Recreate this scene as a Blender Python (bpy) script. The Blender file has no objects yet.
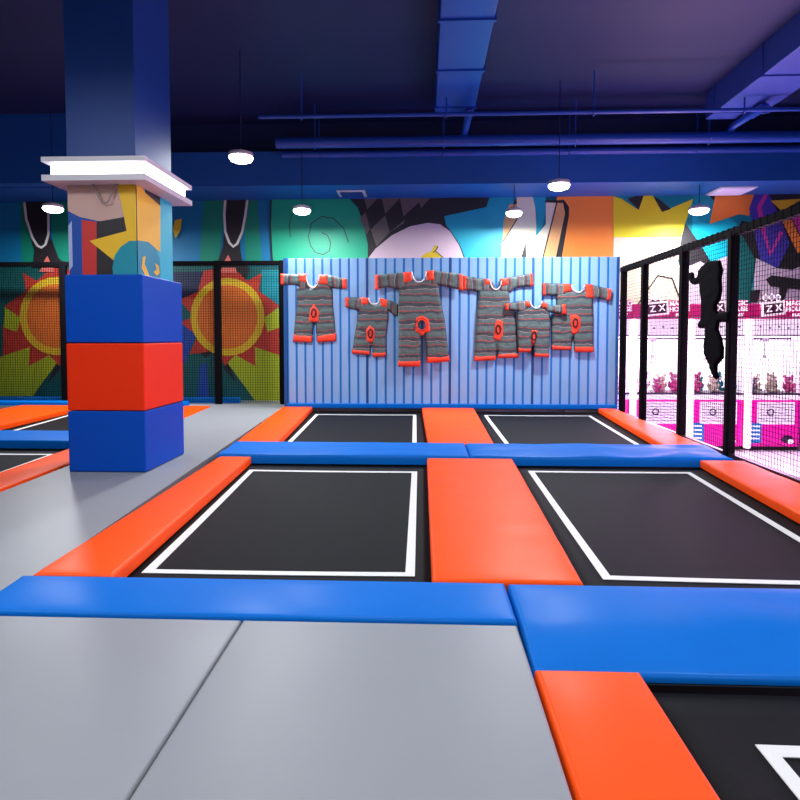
import bpy, bmesh, math, random
from mathutils import Vector, Matrix, noise
random.seed(7)
COL = bpy.context.scene.collection
# ---------------------------------------------------------------- camera model
F, CY, H = 600.0, 363.0, 1.15
YAW, PITCH = math.atan(24/600), math.radians(2.5)
ROT = Matrix.Rotation(YAW, 3, 'Z') @ Matrix.Rotation(math.pi/2-PITCH, 3, 'X')
def ray(x, y): return ROT @ Vector(((x-400)/F, (CY-y)/F, -1))
def at_y(x, y, Y):
    d = ray(x, y); t = Y/d.y; return (d.x*t, d.z*t+H)          # (X, Z)
def at_x(x, y, X):
    d = ray(x, y); t = X/d.x; return (d.y*t, d.z*t+H)          # (Y, Z)
def at_z(x, y, Z):
    d = ray(x, y); t = (Z-H)/d.z; return (d.x*t, d.y*t)        # (X, Y)
# ---------------------------------------------------------------- materials
def lin(c):
    return tuple((v/255/12.92 if v/255 <= .04045 else ((v/255+.055)/1.055)**2.4) for v in c)+(1,)
MATS = {}
def mat(name, rgb, rough=.5, emit=0, bump=0, bscale=8, vary=0, vscale=3, metal=0, spec=.5, coat=0, ecol=None):
    if name in MATS: return MATS[name]
    m = bpy.data.materials.new(name); m.use_nodes = True
    N = m.node_tree.nodes; L = m.node_tree.links; b = N['Principled BSDF']
    c = lin(rgb)
    b.inputs['Base Color'].default_value = c
    b.inputs['Roughness'].default_value = rough
    b.inputs['Metallic'].default_value = metal
    b.inputs['Specular IOR Level'].default_value = spec
    b.inputs['Coat Weight'].default_value = coat
    b.inputs['Coat Roughness'].default_value = .3
    if emit:
        b.inputs['Emission Color'].default_value = lin(ecol or rgb); b.inputs['Emission Strength'].default_value = emit
    if vary or bump:
        tc = N.new('ShaderNodeTexCoord')
    if vary:
        n = N.new('ShaderNodeTexNoise'); n.inputs['Scale'].default_value = vscale; n.inputs['Detail'].default_value = 4
        r = N.new('ShaderNodeMapRange'); r.inputs['To Min'].default_value = 1-vary; r.inputs['To Max'].default_value = 1+vary
        h = N.new('ShaderNodeHueSaturation'); h.inputs['Color'].default_value = c
        L.new(tc.outputs['Object'], n.inputs['Vector']); L.new(n.outputs['Fac'], r.inputs['Value'])
        L.new(r.outputs['Result'], h.inputs['Value']); L.new(h.outputs['Color'], b.inputs['Base Color'])
    if bump:
        n2 = N.new('ShaderNodeTexNoise'); n2.inputs['Scale'].default_value = bscale; n2.inputs['Detail'].default_value = 5
        bp = N.new('ShaderNodeBump'); bp.inputs['Strength'].default_value = bump; bp.inputs['Distance'].default_value = .02
        L.new(tc.outputs['Object'], n2.inputs['Vector']); L.new(n2.outputs['Fac'], bp.inputs['Height']); L.new(bp.outputs['Normal'], b.inputs['Normal'])
    MATS[name] = m; return m
ORANGE = mat('orange vinyl', (252, 80, 6), .55, spec=.08, coat=.12, bump=.12, bscale=5, vary=.05)
BLUE = mat('blue vinyl', (0, 104, 196), .6, spec=.06, coat=.1, bump=.18, bscale=5, vary=.06)
GREY = mat('grey vinyl', (138, 141, 146), .45, spec=.35, bump=.08, bscale=4, vary=.05, vscale=2)
P_BLUE = mat('pillar blue vinyl', (0, 74, 182), .5, spec=.15, bump=.1, bscale=3)
P_RED = mat('pillar red vinyl', (236, 52, 14), .5, spec=.15, bump=.1, bscale=3)
MATBLK = mat('woven jump mat', (19, 20, 23), .7, spec=.12, bump=.2, bscale=260, vary=.1)
LINE = mat('white webbing', (225, 225, 222), .6, bump=.1, bscale=90)
STEEL = mat('black steel', (10, 10, 12), .4)
FOAM = mat('black post foam', (6, 5, 9), .85, spec=.08)
NETM = mat('black net cord', (10, 11, 12), .9, spec=.1)
SPRING = mat('zinc spring', (120, 120, 125), .3, metal=.9)
CEIL = mat('dark blue ceiling paint', (9, 30, 84), .6, vary=.15, vscale=1.5)
BEAM = mat('blue beam paint', (20, 86, 168), .5, vary=.08)
PIPE = mat('blue pipe paint', (22, 72, 170), .35)
DUCT = mat('pale blue duct paint', (50, 80, 170), .45)
WHITE = mat('white painted metal', (205, 203, 210), .5)
LAMP = mat('lamp diffuser', (255, 255, 255), .5, emit=14, ecol=(236, 244, 255))
BAND = mat('light box diffuser', (255, 255, 255), .5, emit=5, ecol=(250, 246, 255))
HALL = mat('pale hall tiles', (205, 196, 205), .25, vary=.05)
STRIP = mat('pale blue hook fabric', (130, 174, 220), .75, vary=.05, vscale=6)
GROOVE = mat('blue groove', (0, 112, 190), .6)
# ---------------------------------------------------------------- mesh helpers
class MB:
    def __init__(s): s.v = []; s.f = []; s.m = []; s.mats = []; s.sm = []
    def mi(s, m):
        if m not in s.mats: s.mats.append(m)
        return s.mats.index(m)
    def add(s, vs, fs, m, smooth=False):
        o = len(s.v); s.v += [tuple(p) for p in vs]; k = s.mi(m)
        for f in fs: s.f.append([i+o for i in f]); s.m.append(k); s.sm.append(smooth)
    def box(s, x0, x1, y0, y1, z0, z1, m, bev=0):
        if bev:
            bm = bmesh.new(); bmesh.ops.create_cube(bm, size=1)
            for v in bm.verts: v.co = Vector(((x0+x1)/2+v.co.x*(x1-x0), (y0+y1)/2+v.co.y*(y1-y0), (z0+z1)/2+v.co.z*(z1-z0)))
            bmesh.ops.bevel(bm, geom=bm.edges[:], offset=bev, segments=3, profile=.5, affect='EDGES')
            bm.verts.index_update()
            s.add([v.co[:] for v in bm.verts], [[v.index for v in f.verts] for f in bm.faces], m, False); bm.free(); return
        s.add([(x0,y0,z0),(x1,y0,z0),(x1,y1,z0),(x0,y1,z0),(x0,y0,z1),(x1,y0,z1),(x1,y1,z1),(x0,y1,z1)],
              [(0,3,2,1),(4,5,6,7),(0,1,5,4),(1,2,6,5),(2,3,7,6),(3,0,4,7)], m)
    def tube(s, pts, r, m, n=8, closed=False, cap=True):
        pts = [Vector(p) for p in pts]; rings = []
        for i, p in enumerate(pts):
            a = pts[(i-1) % len(pts)] if (closed or i > 0) else p
            b = pts[(i+1) % len(pts)] if (closed or i < len(pts)-1) else p
            t = (b-a).normalized(); up = Vector((0,0,1)) if abs(t.z) < .9 else Vector((1,0,0))
            u = t.cross(up).normalized(); w = t.cross(u)
            rr = r[i] if isinstance(r, (list, tuple)) else r
            rings.append([p+(u*math.cos(2*math.pi*k/n)+w*math.sin(2*math.pi*k/n))*rr for k in range(n)])
        vs = [v for g in rings for v in g]; fs = []
        for i in range(len(rings) if closed else len(rings)-1):
            j = (i+1) % len(rings)
            for k in range(n): fs.append((i*n+k, i*n+(k+1) % n, j*n+(k+1) % n, j*n+k))
        s.add(vs, fs, m, True)
        if cap and not closed:
            s.add(rings[0], [list(range(n))[::-1]], m); s.add(rings[-1], [list(range(n))], m)
    def lathe(s, c, prof, m, n=24):
        vs = []; fs = []
        for (r, z) in prof: vs += [(c[0]+r*math.cos(2*math.pi*k/n), c[1]+r*math.sin(2*math.pi*k/n), c[2]+z) for k in range(n)]
        for i in range(len(prof)-1):
            for k in range(n): fs.append((i*n+k, i*n+(k+1) % n, (i+1)*n+(k+1) % n, (i+1)*n+k))
        s.add(vs, fs, m, True)
    def ball(s, c, r, m, n=12, k=8):
        if not isinstance(r, (tuple, list)): r = (r, r, r)
        vs = []; fs = []
        for i in range(k+1):
            a = math.pi*i/k
            for j in range(n):
                b = 2*math.pi*j/n
                vs.append((c[0]+r[0]*math.sin(a)*math.cos(b), c[1]+r[1]*math.sin(a)*math.sin(b), c[2]+r[2]*math.cos(a)))
        for i in range(k):
            for j in range(n): fs.append((i*n+j, (i+1)*n+j, (i+1)*n+(j+1) % n, i*n+(j+1) % n))
        s.add(vs, fs, m, True)
    def poly(s, pts3, m):      # flat face, tessellated
        from mathutils.geometry import tessellate_polygon
        s.add(pts3, [tuple(t) for t in tessellate_polygon([[Vector(p) for p in pts3]])], m)
    def build(s, name, parent=None):
        o = make(name, s.v, s.f, parent)
        for m in s.mats: o.data.materials.append(m)
        o.data.polygons.foreach_set('material_index', s.m); o.data.polygons.foreach_set('use_smooth', s.sm)
        o.data.update(); return o
def root_loc(p):
    v = Vector((0,0,0))
    while p: v += p.location; p = p.parent
    return v
def make(name, vs, fs, parent):
    me = bpy.data.meshes.new(name); off = root_loc(parent) if parent else Vector((0,0,0))
    me.from_pydata([tuple(Vector(v)-off) for v in vs], [], fs)
    o = bpy.data.objects.new(name, me); COL.objects.link(o)
    if parent: o.parent = parent
    return o
def thing(name, label, cat, loc, group=None):
    o = bpy.data.objects.new(name, None); COL.objects.link(o); o.location = loc; o.empty_display_size = .1
    return tag(o, label, cat, group)
def tag(o, label, cat, group=None):
    o['label'] = label; o['category'] = cat
    if group: o['group'] = group
    return o
def recentre(o):                                   # origin to the base centre of a one-mesh thing
    xs = [v.co for v in o.data.vertices]
    c = Vector((sum(v.x for v in xs)/len(xs), sum(v.y for v in xs)/len(xs), min(v.z for v in xs)))
    o.data.transform(Matrix.Translation(-c)); o.location = c; return o
def struct(o): o['kind'] = 'structure'; return o
def copy_tree(o, parent=None):
    c = o.copy(); COL.objects.link(c)
    if parent: c.parent = parent
    for ch in [x for x in bpy.data.objects if x.parent == o and x != c]: copy_tree(ch, c)
    return c
def sm(a, n): return [a[0]+(a[1]-a[0])*i/n for i in range(n+1)]
# padded vinyl block on an arbitrary quad: corners near-left, near-right, far-right, far-left
def pad_mesh(q, z0, z1, m, r=.02, puff=.005, wrinkle=.0, profile=None, seed=0):
    q = [Vector((a, b, 0)) for a, b in q]
    W = ((q[1]-q[0]).length+(q[2]-q[3]).length)/2; D = ((q[3]-q[0]).length+(q[2]-q[1]).length)/2
    def ticks(Lg):
        n = max(4, int(Lg/.06)) if wrinkle else max(3, int(Lg/.25))
        return [0, .15*r/Lg, .4*r/Lg, .7*r/Lg, 1.1*r/Lg]+[1.1*r/Lg+(1-2.2*r/Lg)*i/n for i in range(1, n)]+[1-1.1*r/Lg, 1-.7*r/Lg, 1-.4*r/Lg, 1-.15*r/Lg, 1]
    U, V = ticks(W), ticks(D); vs = []; fs = []
    def drop(d): return 0 if d >= r else r-math.sqrt(max(0, r*r-(r-d)**2))
    for v in V:
        for u in U:
            p = (q[0]*(1-u)+q[1]*u)*(1-v)+(q[3]*(1-u)+q[2]*u)*v
            du, dv = min(u, 1-u)*W, min(v, 1-v)*D
            z = z1-max(drop(du), drop(dv))+puff*min(1, du/.12)*min(1, dv/.12)
            if wrinkle: z += wrinkle*noise.noise(Vector((p.x*2.2+seed, p.y*5, seed)))*min(1, dv/.08)
            if profile: z += profile(v)
            vs.append((p.x, p.y, z))
    nu, nv = len(U), len(V)
    for j in range(nv-1):
        for i in range(nu-1): fs.append((j*nu+i, j*nu+i+1, (j+1)*nu+i+1, (j+1)*nu+i))
    rim = [i for i in range(nu)]+[j*nu+nu-1 for j in range(1, nv)]+[(nv-1)*nu+i for i in range(nu-2, -1, -1)]+[j*nu for j in range(nv-2, 0, -1)]
    b0 = len(vs); vs += [(vs[i][0], vs[i][1], z0) for i in rim]; n = len(rim)
    for k in range(n): fs.append((rim[k], b0+k, b0+(k+1) % n, rim[(k+1) % n]))
    fs.append([b0+k for k in range(n)][::-1])
    mb = MB(); mb.add(vs, fs, m, True); return mb
def pad(q, m, label, group='safety pads around the trampolines', z0=-.07, z1=0, name='safety_pad', cat='safety pad', **kw):
    mb = pad_mesh(q, z0, z1, m, **kw); o = mb.build(name); recentre(o); o.data.shade_smooth() if False else None
    md = o.modifiers.new('es', 'EDGE_SPLIT'); md.split_angle = math.radians(50)
    return tag(o, label, cat, group)

# ================================================================ SETTING
YW, YB = 10.9, 9.8                       # mural wall, striped wall
b = MB(); b.box(-9.5, 9, -4, YW+.2, -.95, -.75, HALL); struct(b.build('floor'))
b = MB()                                  # raised grey walkway
def slab(q, z0, z1, m):
    b.add([(x, y, z0) for x, y in q]+[(x, y, z1) for x, y in q], [(0,3,2,1),(4,5,6,7),(0,1,5,4),(1,2,6,5),(2,3,7,6),(3,0,4,7)], m)
slab([(-3.13,2.395),(-1.915,2.395),(-1.95,2.79),(-3.13,2.79)], -.75, -.02, GREY)
slab([(-3.13,2.79),(-1.9,2.79),(-1.98,5.7),(-2.06,6.4),(-2.34,9.82),(-3.56,9.82)][:2]+[(-2.34,9.82),(-3.56,9.82)], -.75, -.02, GREY)
slab([(-9,9.88),(2.3,9.88),(2.3,YW),(-9,YW)], -.75, -.02, GREY)
slab([(-3.56,9.82),(-2.33,9.82),(-2.33,9.88),(-3.57,9.88)], -.75, -.02, GREY)
slab([(2.3,9.83),(3.09,9.83),(3.09,9.96),(2.3,9.96)], -.75, -.025, GREY)
slab([(-9,-3),(3,-3),(3,.1),(-9,.1)], -.75, -.02, GREY)
slab([(-3.1,.1),(.37,.1),(.37,2.41),(-3.1,2.41)], -.75, -.075, GREY)
struct(b.build('floor'))
b = MB(); b.box(-9.7, -9.5, -4, YW+.2, -.75, 5.2, CEIL); struct(b.build('wall_left'))
b = MB(); b.box(9, 9.2, -4, YW+.2, -.75, 5.2, CEIL); struct(b.build('wall_right'))
b = MB(); b.box(-9.5, 9, YW, YW+.2, -.75, 5.2, mat('wall paint', (0, 110, 120), .6)); struct(b.build('wall_back'))
b = MB(); b.box(-9.5, 9, -4, YW+.2, 4.75, 4.9, CEIL); struct(b.build('ceiling'))
zs = at_y(300, 200, YW)[1]; ysf = at_z(300, 185.5, zs)[1]; zt = 4.08
b = MB(); b.box(-9.5, 9, ysf, YW, zs, zt+.1, BEAM); b.box(-9.5, 9, ysf+.35, YW, zt+.1, 4.75, CEIL)
struct(b.build('trim_1'))
b = MB(); b.box(-9.5, -5.0, ysf+.25-.5, ysf-.01, zs+.02, 4.75, BEAM); struct(b.build('trim_2'))
for k, (x0, x1, y0, y1, z0, m) in enumerate([(4.15,4.85,2.5,9.2,4.36,DUCT),(.16,.72,2.5,9.0,4.42,PIPE),]):
    b = MB(); b.box(x0, x1, y0, y1, z0, 4.75, m, bev=.01)
    for yy in sm((y0+.3, y1-.3), 5): b.box(x0-.02, x1+.02, yy, yy+.05, z0-.02, 4.75, m)
    tag(recentre(b.build('ceiling_duct')), ['pale blue square ceiling duct running back at upper right', 'mid blue ceiling duct above the middle trampolines', 'dark blue ceiling duct beside the pillar top'][k], 'duct', 'ducts under the ceiling')
# pipes
def pipe(py, z, r, label, x0=-2.3, x1=8.9, m=PIPE, sx=600):
    Y = at_z(sx, py, z)[1]; b = MB(); b.tube([(x0, Y, z), (x1, Y, z)], r, m, 12)
    for xx in sm((x0+.6, x1-.6), 5):
        b.tube([(xx, Y-r-.015, z-.02), (xx, Y, z-r-.02), (xx, Y+r+.015, z-.02)], .012, m, 6)
        b.tube([(xx, Y, z+r*.5), (xx, Y, 4.76)], .012, m, 6)
    tag(recentre(b.build('ceiling_pipe')), label, 'pipe', 'blue pipes under the ceiling'); return Y
Yp1 = pipe(139, 4.16, .085, 'thick blue ceiling pipe crossing above the striped wall')
Yp2 = pipe(151, 4.10, .06, 'blue ceiling pipe hugging the beam behind the thicker pipe')
Yp3 = pipe(112, 4.2, .028, 'thin blue ceiling pipe nearest the trampolines')
for xp, lab in ((470, 'blue cross pipe above the middle of the room'), (768, 'blue cross pipe near the pale duct on the right')):
    X = at_y(xp, 115, Yp3)[0]; b = MB()
    b.tube([(X, Yp3, 4.2), (X, Yp3+.1, 4.28), (X, Yp1-.1, 4.3), (X-.02, Yp1, 4.25)], .055, PIPE, 10)
    tag(recentre(b.build('ceiling_pipe')), lab, 'pipe', 'blue pipes under the ceiling')

# ---------------------------------------------------------------- mural
PC = {'teal':(0,128,140),'cyan':(0,172,192),'tealb':(0,112,160),'green':(0,128,104),'emer':(0,156,118),'black':(30,25,30),'white':(206,204,202),'salmon':(214,104,96),
 'red':(178,50,36),'lime':(158,172,24),'yel':(206,170,30),'org':(206,104,34),'dteal':(0,84,84),'navy':(16,30,66),'blue':(22,66,150),'brown':(98,84,84),'pinkw':(206,176,188),
 'cream':(224,214,186),'tan':(214,156,100),'orange':(236,134,50),'yellow':(222,210,22),'purple':(62,52,158),'magenta':(190,50,150),'mauve':(196,176,196),'aqua':(0,150,170),'beige':(196,160,150),'lav':(160,175,215),'pred':(196,44,40),'pyel':(232,186,26),'pteal':(0,140,160),'pcyan':(30,190,205),'pblue':(0,70,160)}
def paint(k): return mat('paint '+k, PC[k], .55, vary=.05, vscale=1.2)
def circ(cx, cy, rx, ry=None, a0=0, a1=360, n=28):
    ry = ry or rx; return [(cx+rx*math.cos(math.radians(a0+(a1-a0)*i/n)), cy-ry*math.sin(math.radians(a0+(a1-a0)*i/n))) for i in range(n+(a1-a0 < 360))]
def stroke(pts, w):
    L_, R_ = [], []
    for i, p in enumerate(pts):
        a = Vector(pts[max(0, i-1)]); c = Vector(pts[min(len(pts)-1, i+1)]); t = (c-a).normalized(); n = Vector((-t.y, t.x))*w/2
        L_.append((p[0]+n.x, p[1]+n.y)); R_.append((p[0]-n.x, p[1]-n.y))
    return L_+R_[::-1]
def sun(cx, cy, s):      # s=+1 spikes as right sun, -1 mirrored
    X = lambda d: cx+s*d
    P = [('red', [(X(-6),268),(X(6),268),(X(20),281),(X(34),273),(X(31),291),(X(52),306),(X(34),320),(X(54),326),(X(54),358),(X(28),349),(X(28),367),(X(8),355),(X(-2),366),(X(-12),352),(X(-38),354),(X(-30),336),(X(-48),322),(X(-34),317),(X(-48),300),(X(-30),292),(X(-24),271)]),
      ('lime', [(X(36),318),(X(52),307),(X(53),327),(X(40),332)]),
      ('lime', [(X(0),363),(X(8),355),(X(28),366),(X(27),347),(X(60),358),(X(60),404),(X(30),404)]),
      ('black', [(X(-4),368),(X(0),363),(X(10),384)]), ('black', [(X(-28),353),(X(-12),350),(X(-22),357)]),
      ('yel', circ(cx, cy, 37, 39)), ('org', circ(cx, cy, 30, 32))]
    return P
mural = [('tealb', [(-110,190),(300,190),(300,410),(-110,410)]),
 ('green', [(20,195),(36,195),(36,266),(22,266)]), ('green', [(50,195),(75,195),(75,266),(56,266)]), ('green', [(204,198),(226,198),(219,262),(200,262)]), ('green', [(244,198),(258,198),(262,262),(246,262)]),
 ('dteal', [(-100,266),(300,266),(300,410),(-100,410)]), ('navy', [(150,272),(212,272),(200,292),(178,300),(178,360),(150,360)]), ('blue', [(178,310),(196,336),(186,362),(178,366)]), ('blue', [(200,366),(207,362),(210,404),(198,404)]),
 ('teal', [(262,270),(300,270),(300,330),(262,302)])]
mural += sun(228, 317, 1) + sun(58, 316, -1) + [
 ('black', [(225,200),(247,200),(246,225),(241,242),(241,250),(243,262),(250,268),(247,279),(240,272),(218,270),(212,262),(219,262),(224,246),(225,225)]),
 ('white', stroke([(226,198),(225,215),(226,232),(230,243),(234,247),(238,244),(243,232),(246,216),(248,198)], 2.4)),
 ('salmon', [(225,262),(229,255),(232,262)]), ('salmon', [(220,273),(223,268),(236,268),(238,273)]),
 ('black', [(26,200),(50,200),(51,225),(52,237),(60,258),(66,264),(66,268),(34,268),(36,250),(33,240),(27,222)]),
 ('white', stroke([(26,203),(28,220),(34,238),(39,246),(43,248),(47,245),(50,235),(50,205)], 2.4)),
 ('salmon', [(45,263),(49,256),(52,263)]), ('salmon', [(41,272),(43,268),(55,268),(56,272)]),
 ('yel', [(176,238),(174,230),(176,221),(183,219),(182,230),(178,237)]),
 ('emer', [(272,196),(350,196),(358,208),(364,225),(368,245),(369,262),(274,262),(271,230)]),
 ('black', stroke([(272,196),(271,225),(273,262)], 1.4)),
 ('black', stroke([(322,233),(328,236),(331,243),(330,251),(324,255),(316,253),(311,246),(309,237),(312,224),(322,217),(334,219),(344,229),(349,243)], .9)), ('black', stroke([(293,214),(290,226),(291,238)], .8)),
 ('black', [(350,196),(520,196),(500,262),(368,262),(368,245),(364,225),(358,208)]),
 ('brown', [(360,219),(366,213),(370,229.5),(367,235)]), ('brown', [(371,230),(385.5,216),(390,233),(376.5,247)]), ('brown', [(364.5,196),(378,196),(367.5,210)]), ('brown', [(382,196),(400,196),(385.5,214.5)]),
 ('brown', [(400,196),(424,196),(403.5,217)]), ('brown', [(390,233),(405,220),(404,224)]), ('brown', [(418,198),(430,196),(421,209)]),
 ('pinkw', [(366,262),(376,249),(392,236),(410,227),(428,223.5),(440,225),(450,232),(459,246),(465,262)]),
 ('yel', [(418,260),(425,254),(431,252),(434,246),(438,246.5),(436,252),(444,260)]), ('black', stroke([(438,247),(435,252),(433,253)], 1)), ('black', stroke([(436,252),(444,259)], .8)),
 ('aqua', [(444,217),(486,208),(489,196),(516,196),(503,222),(502,262),(466,262),(460,246),(451,232),(446,226)]),
 ('tan', [(503,222),(509,205),(518,205),(517,219),(502,243)]),
 ('cream', [(501,244),(517,219),(516,196),(534,196),(536,236),(545,225),(545,203),(557,203),(541,262),(501,262)]),
 ('aqua', [(532,196),(545,196),(545,215),(541,230),(535,237),(536,215)]), ('black', [(519,262),(525,243),(526,262)]), ('black', stroke([(517,219),(502,243)], 1)),
 ('orange', [(556,196),(612,196),(612,264),(555,264)]), ('tan', [(557,203),(564,203),(566,212),(556,262),(541,262)]),
 ('black', [(544,201.5),(563,201),(568,208),(568,216),(560,262),(554,262),(564,214),(562,204),(544,203.5)]), ('black', stroke([(556,203),(541,262)], 1.2)),
 ('teal', [(612,192),(760,190),(830,300),(740,320),(612,320)]),
 ('cream', [(612,236),(680,237),(676,262),(700,330),(560,330),(600,300),(612,280)]),
 ('yellow', [(612,194),(620,200),(637,211),(642,194),(651,194),(660,213),(691,200),(684,222),(679,238),(612,238)]),
 ('black', [(626,200),(634,194),(642,194),(637,211)]), ('black', [(651,194),(657,200),(669,210),(660,213)]),
 ('cyan', [(690,205),(715,210),(735,225),(698,246),(690,234)]), ('aqua', [(691,196),(713,196),(707,225),(696,222)]),
 ('black', [(683,224),(690,234),(698,245),(708,262),(698,266),(684,270),(676,262),(679,240)]),
 ('cyan', [(698,244),(732,231),(732,256),(708,262)]),
 ('mauve', [(683,268),(698,262),(703,265),(732,254),(740,300),(738,330),(683,330)]),
 ('black', stroke([(625,322),(641,297),(656,276),(670,279),(678,300),(682,308)], 1.4)),
 ('orange', [(713,190),(753,190),(746,217),(737,215),(707,225)]), ('black', [(706,192),(713,192),(711,202)]),
 ('dteal', [(738,232),(753,258),(747,290),(746,326),(732,326),(732,230)]), ('black', [(738,222),(749,224),(757,260),(753,262),(738,234)]),
 ('mauve', [(753,259),(774,269),(830,270),(830,330),(745,330),(750,290)]),
 ('black', [(765,190),(830,190),(830,275),(774,269)]),
 ('purple', [(751,190),(766,190),(778,222),(786,245),(774,269),(757,260),(751,233),(746,210)]),
 ('magenta', stroke([(763,190),(756,208),(760,231),(767,255),(778,233)], 4.5)),
 ('yel', [(767,202),(800,200),(778,212)]), ('orange', [(776,217),(785,215),(803,252),(794,254)]), ('magenta', [(785,214),(805,206),(830,240),(803,248)]), ('purple', [(812,192),(830,190),(830,230)]),
 ('black', [(762,280),(768,276),(830,284),(830,293),(784,289),(780,300),(776,300),(776,288),(767,287)]), ('mauve', [(776,275),(800,266),(830,262),(830,282)]), ('black', [(747,291),(757,290),(754,303),(746,303)])]
b = MB()
for i, (k, pts) in enumerate(mural):
    y = YW-.012-.0012*i
    b.poly([(at_y(px, py, YW)[0], y, min(at_y(px, py, YW)[1], zs)) for px, py in pts], paint(k))
x0, z0 = at_y(-110, 410, YW); x1, z1 = at_y(830, 190, YW)
b.box(x0, x1, YW-.008, YW-.001, -.02, zs, paint('teal'))
tag(recentre(b.build('wall_mural')), 'colourful graffiti mural of suns, letters and a crown on the back wall', 'mural')

# ---------------------------------------------------------------- trampolines
def lerp2(q, u, v): return ((q[0][0]*(1-u)+q[1][0]*u)*(1-v)+(q[3][0]*(1-u)+q[2][0]*u)*v, (q[0][1]*(1-u)+q[1][1]*u)*(1-v)+(q[3][1]*(1-u)+q[2][1]*u)*v)
def trampoline(cell, line, label, lw=.05):
    cx = sum(p[0] for p in cell)/4; cy = sum(p[1] for p in cell)/4
    t = thing('trampoline', label, 'trampoline', (cx, cy, -.75), 'trampolines of the jump court')
    m = .02; c2 = [(p[0]+(m if p[0] > cx else -m), p[1]+(m if p[1] > cy else -m)) for p in cell]
    g = 14; vs = []; fs = []
    for j in range(g+1):
        for i in range(g+1):
            x, y = lerp2(c2, i/g, j/g); s_ = math.sin(math.pi*i/g)*math.sin(math.pi*j/g)
            vs.append((x, y, -.082-.012*s_))
    for j in range(g):
        for i in range(g): a = j*(g+1)+i; fs.append((a, a+1, a+g+2, a+g+1))
    b = MB(); b.add(vs, fs, MATBLK, True); mt = b.build('jump_mat', t); so = mt.modifiers.new('s', 'SOLIDIFY'); so.thickness = .006; so.offset = -1
    # boundary line : four mitred webbing strips in one closed ring
    b = MB(); lx = sum(p[0] for p in line)/4; ly = sum(p[1] for p in line)/4
    def ins(p, w): return (p[0]+(w if p[0] < lx else -w), p[1]+(w if p[1] < ly else -w))
    o_ = line; i_ = [ins(p, lw) for p in line]; n = 16; vs = []; fs = []
    for k in range(4):
        for s_ in range(n):
            u = s_/n
            for A in (o_, i_):
                x = A[k][0]*(1-u)+A[(k+1) % 4][0]*u; y = A[k][1]*(1-u)+A[(k+1) % 4][1]*u
                # height follows the sag of the mat
                uu = min(1, max(0, (x-min(p[0] for p in c2))/(max(p[0] for p in c2)-min(p[0] for p in c2)))); vv = min(1, max(0, (y-c2[0][1])/(c2[3][1]-c2[0][1])))
                vs.append((x, y, -.0765-.012*math.sin(math.pi*uu)*math.sin(math.pi*vv)))
    N_ = 4*n
    for k in range(N_): a = 2*k; c_ = 2*((k+1) % N_); fs.append((a, c_, c_+1, a+1))
    b.add(vs, fs, LINE); bl = b.build('boundary_line', t); so = bl.modifiers.new('s', 'SOLIDIFY'); so.thickness = .003; so.offset = -1
    # frame under the pads + legs
    def grow(w): return [(p[0]+(w if p[0] > cx else -w), p[1]+(w if p[1] > cy else -w)) for p in cell]
    a, c_ = grow(.05), grow(.12); b = MB()
    for k in range(4):
        q = [a[k], a[(k+1) % 4], c_[(k+1) % 4], c_[k]]
        b.add([(x, y, -.14) for x, y in q]+[(x, y, -.072) for x, y in q], [(0,1,2,3),(7,6,5,4),(0,4,5,1),(1,5,6,2),(2,6,7,3),(3,7,4,0)], STEEL)
    b.build('frame', t)
    for k in range(4):
        x = (a[k][0]+c_[k][0])/2; y = (a[k][1]+c_[k][1])/2
        b = MB(); b.box(x-.03, x+.03, y-.03, y+.03, -.75, -.14, STEEL); b.build('leg', t)
    return t
trampoline([(-1.5,2.79),(.04,2.79),(.03,5.68),(-1.66,5.68)], [(-1.47,3.02),(-.045,3.03),(-.06,5.43),(-1.61,5.44)], 'near left black trampoline bed inside a white boundary line')
trampoline([(.75,2.78),(2.36,2.78),(2.58,5.68),(.84,5.68)], [(.91,3.03),(2.27,3.0),(2.42,5.5),(.955,5.5)], 'near right black trampoline bed beside the net fence')
trampoline([(-1.6,6.42),(.05,6.42),(-.03,9.7),(-1.84,9.7)], [(-1.58,6.62),(-.08,6.62),(-.12,9.42),(-1.72,9.42)], 'far left black trampoline bed at the foot of the striped wall')
trampoline([(.76,6.42),(2.54,6.42),(2.8,9.7),(.81,9.7)], [(.93,6.62),(2.45,6.62),(2.6,9.42),(.94,9.42)], 'far right black trampoline bed at the foot of the striped wall')
trampoline([(-5.3,2.8),(-3.48,2.8),(-3.66,6.33),(-5.5,6.33)], [(-5.1,3.1),(-3.68,3.1),(-3.86,6.1),(-5.3,6.1)], 'near trampoline bed left of the pillar, cut by the left edge')
trampoline([(-5.5,7.05),(-3.78,7.05),(-4.0,9.8),(-5.65,9.8)], [(-5.36,7.2),(-3.98,7.2),(-4.1,9.5),(-5.62,9.5)], 'far trampoline bed behind the pillar on the left')
trampoline([(.77,.3),(2.6,.3),(2.6,2.04),(.77,2.04)], [(1.0,.5),(2.4,.5),(2.4,1.8),(1.0,1.8)], 'nearest black trampoline bed in front of the creased blue pad')
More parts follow.
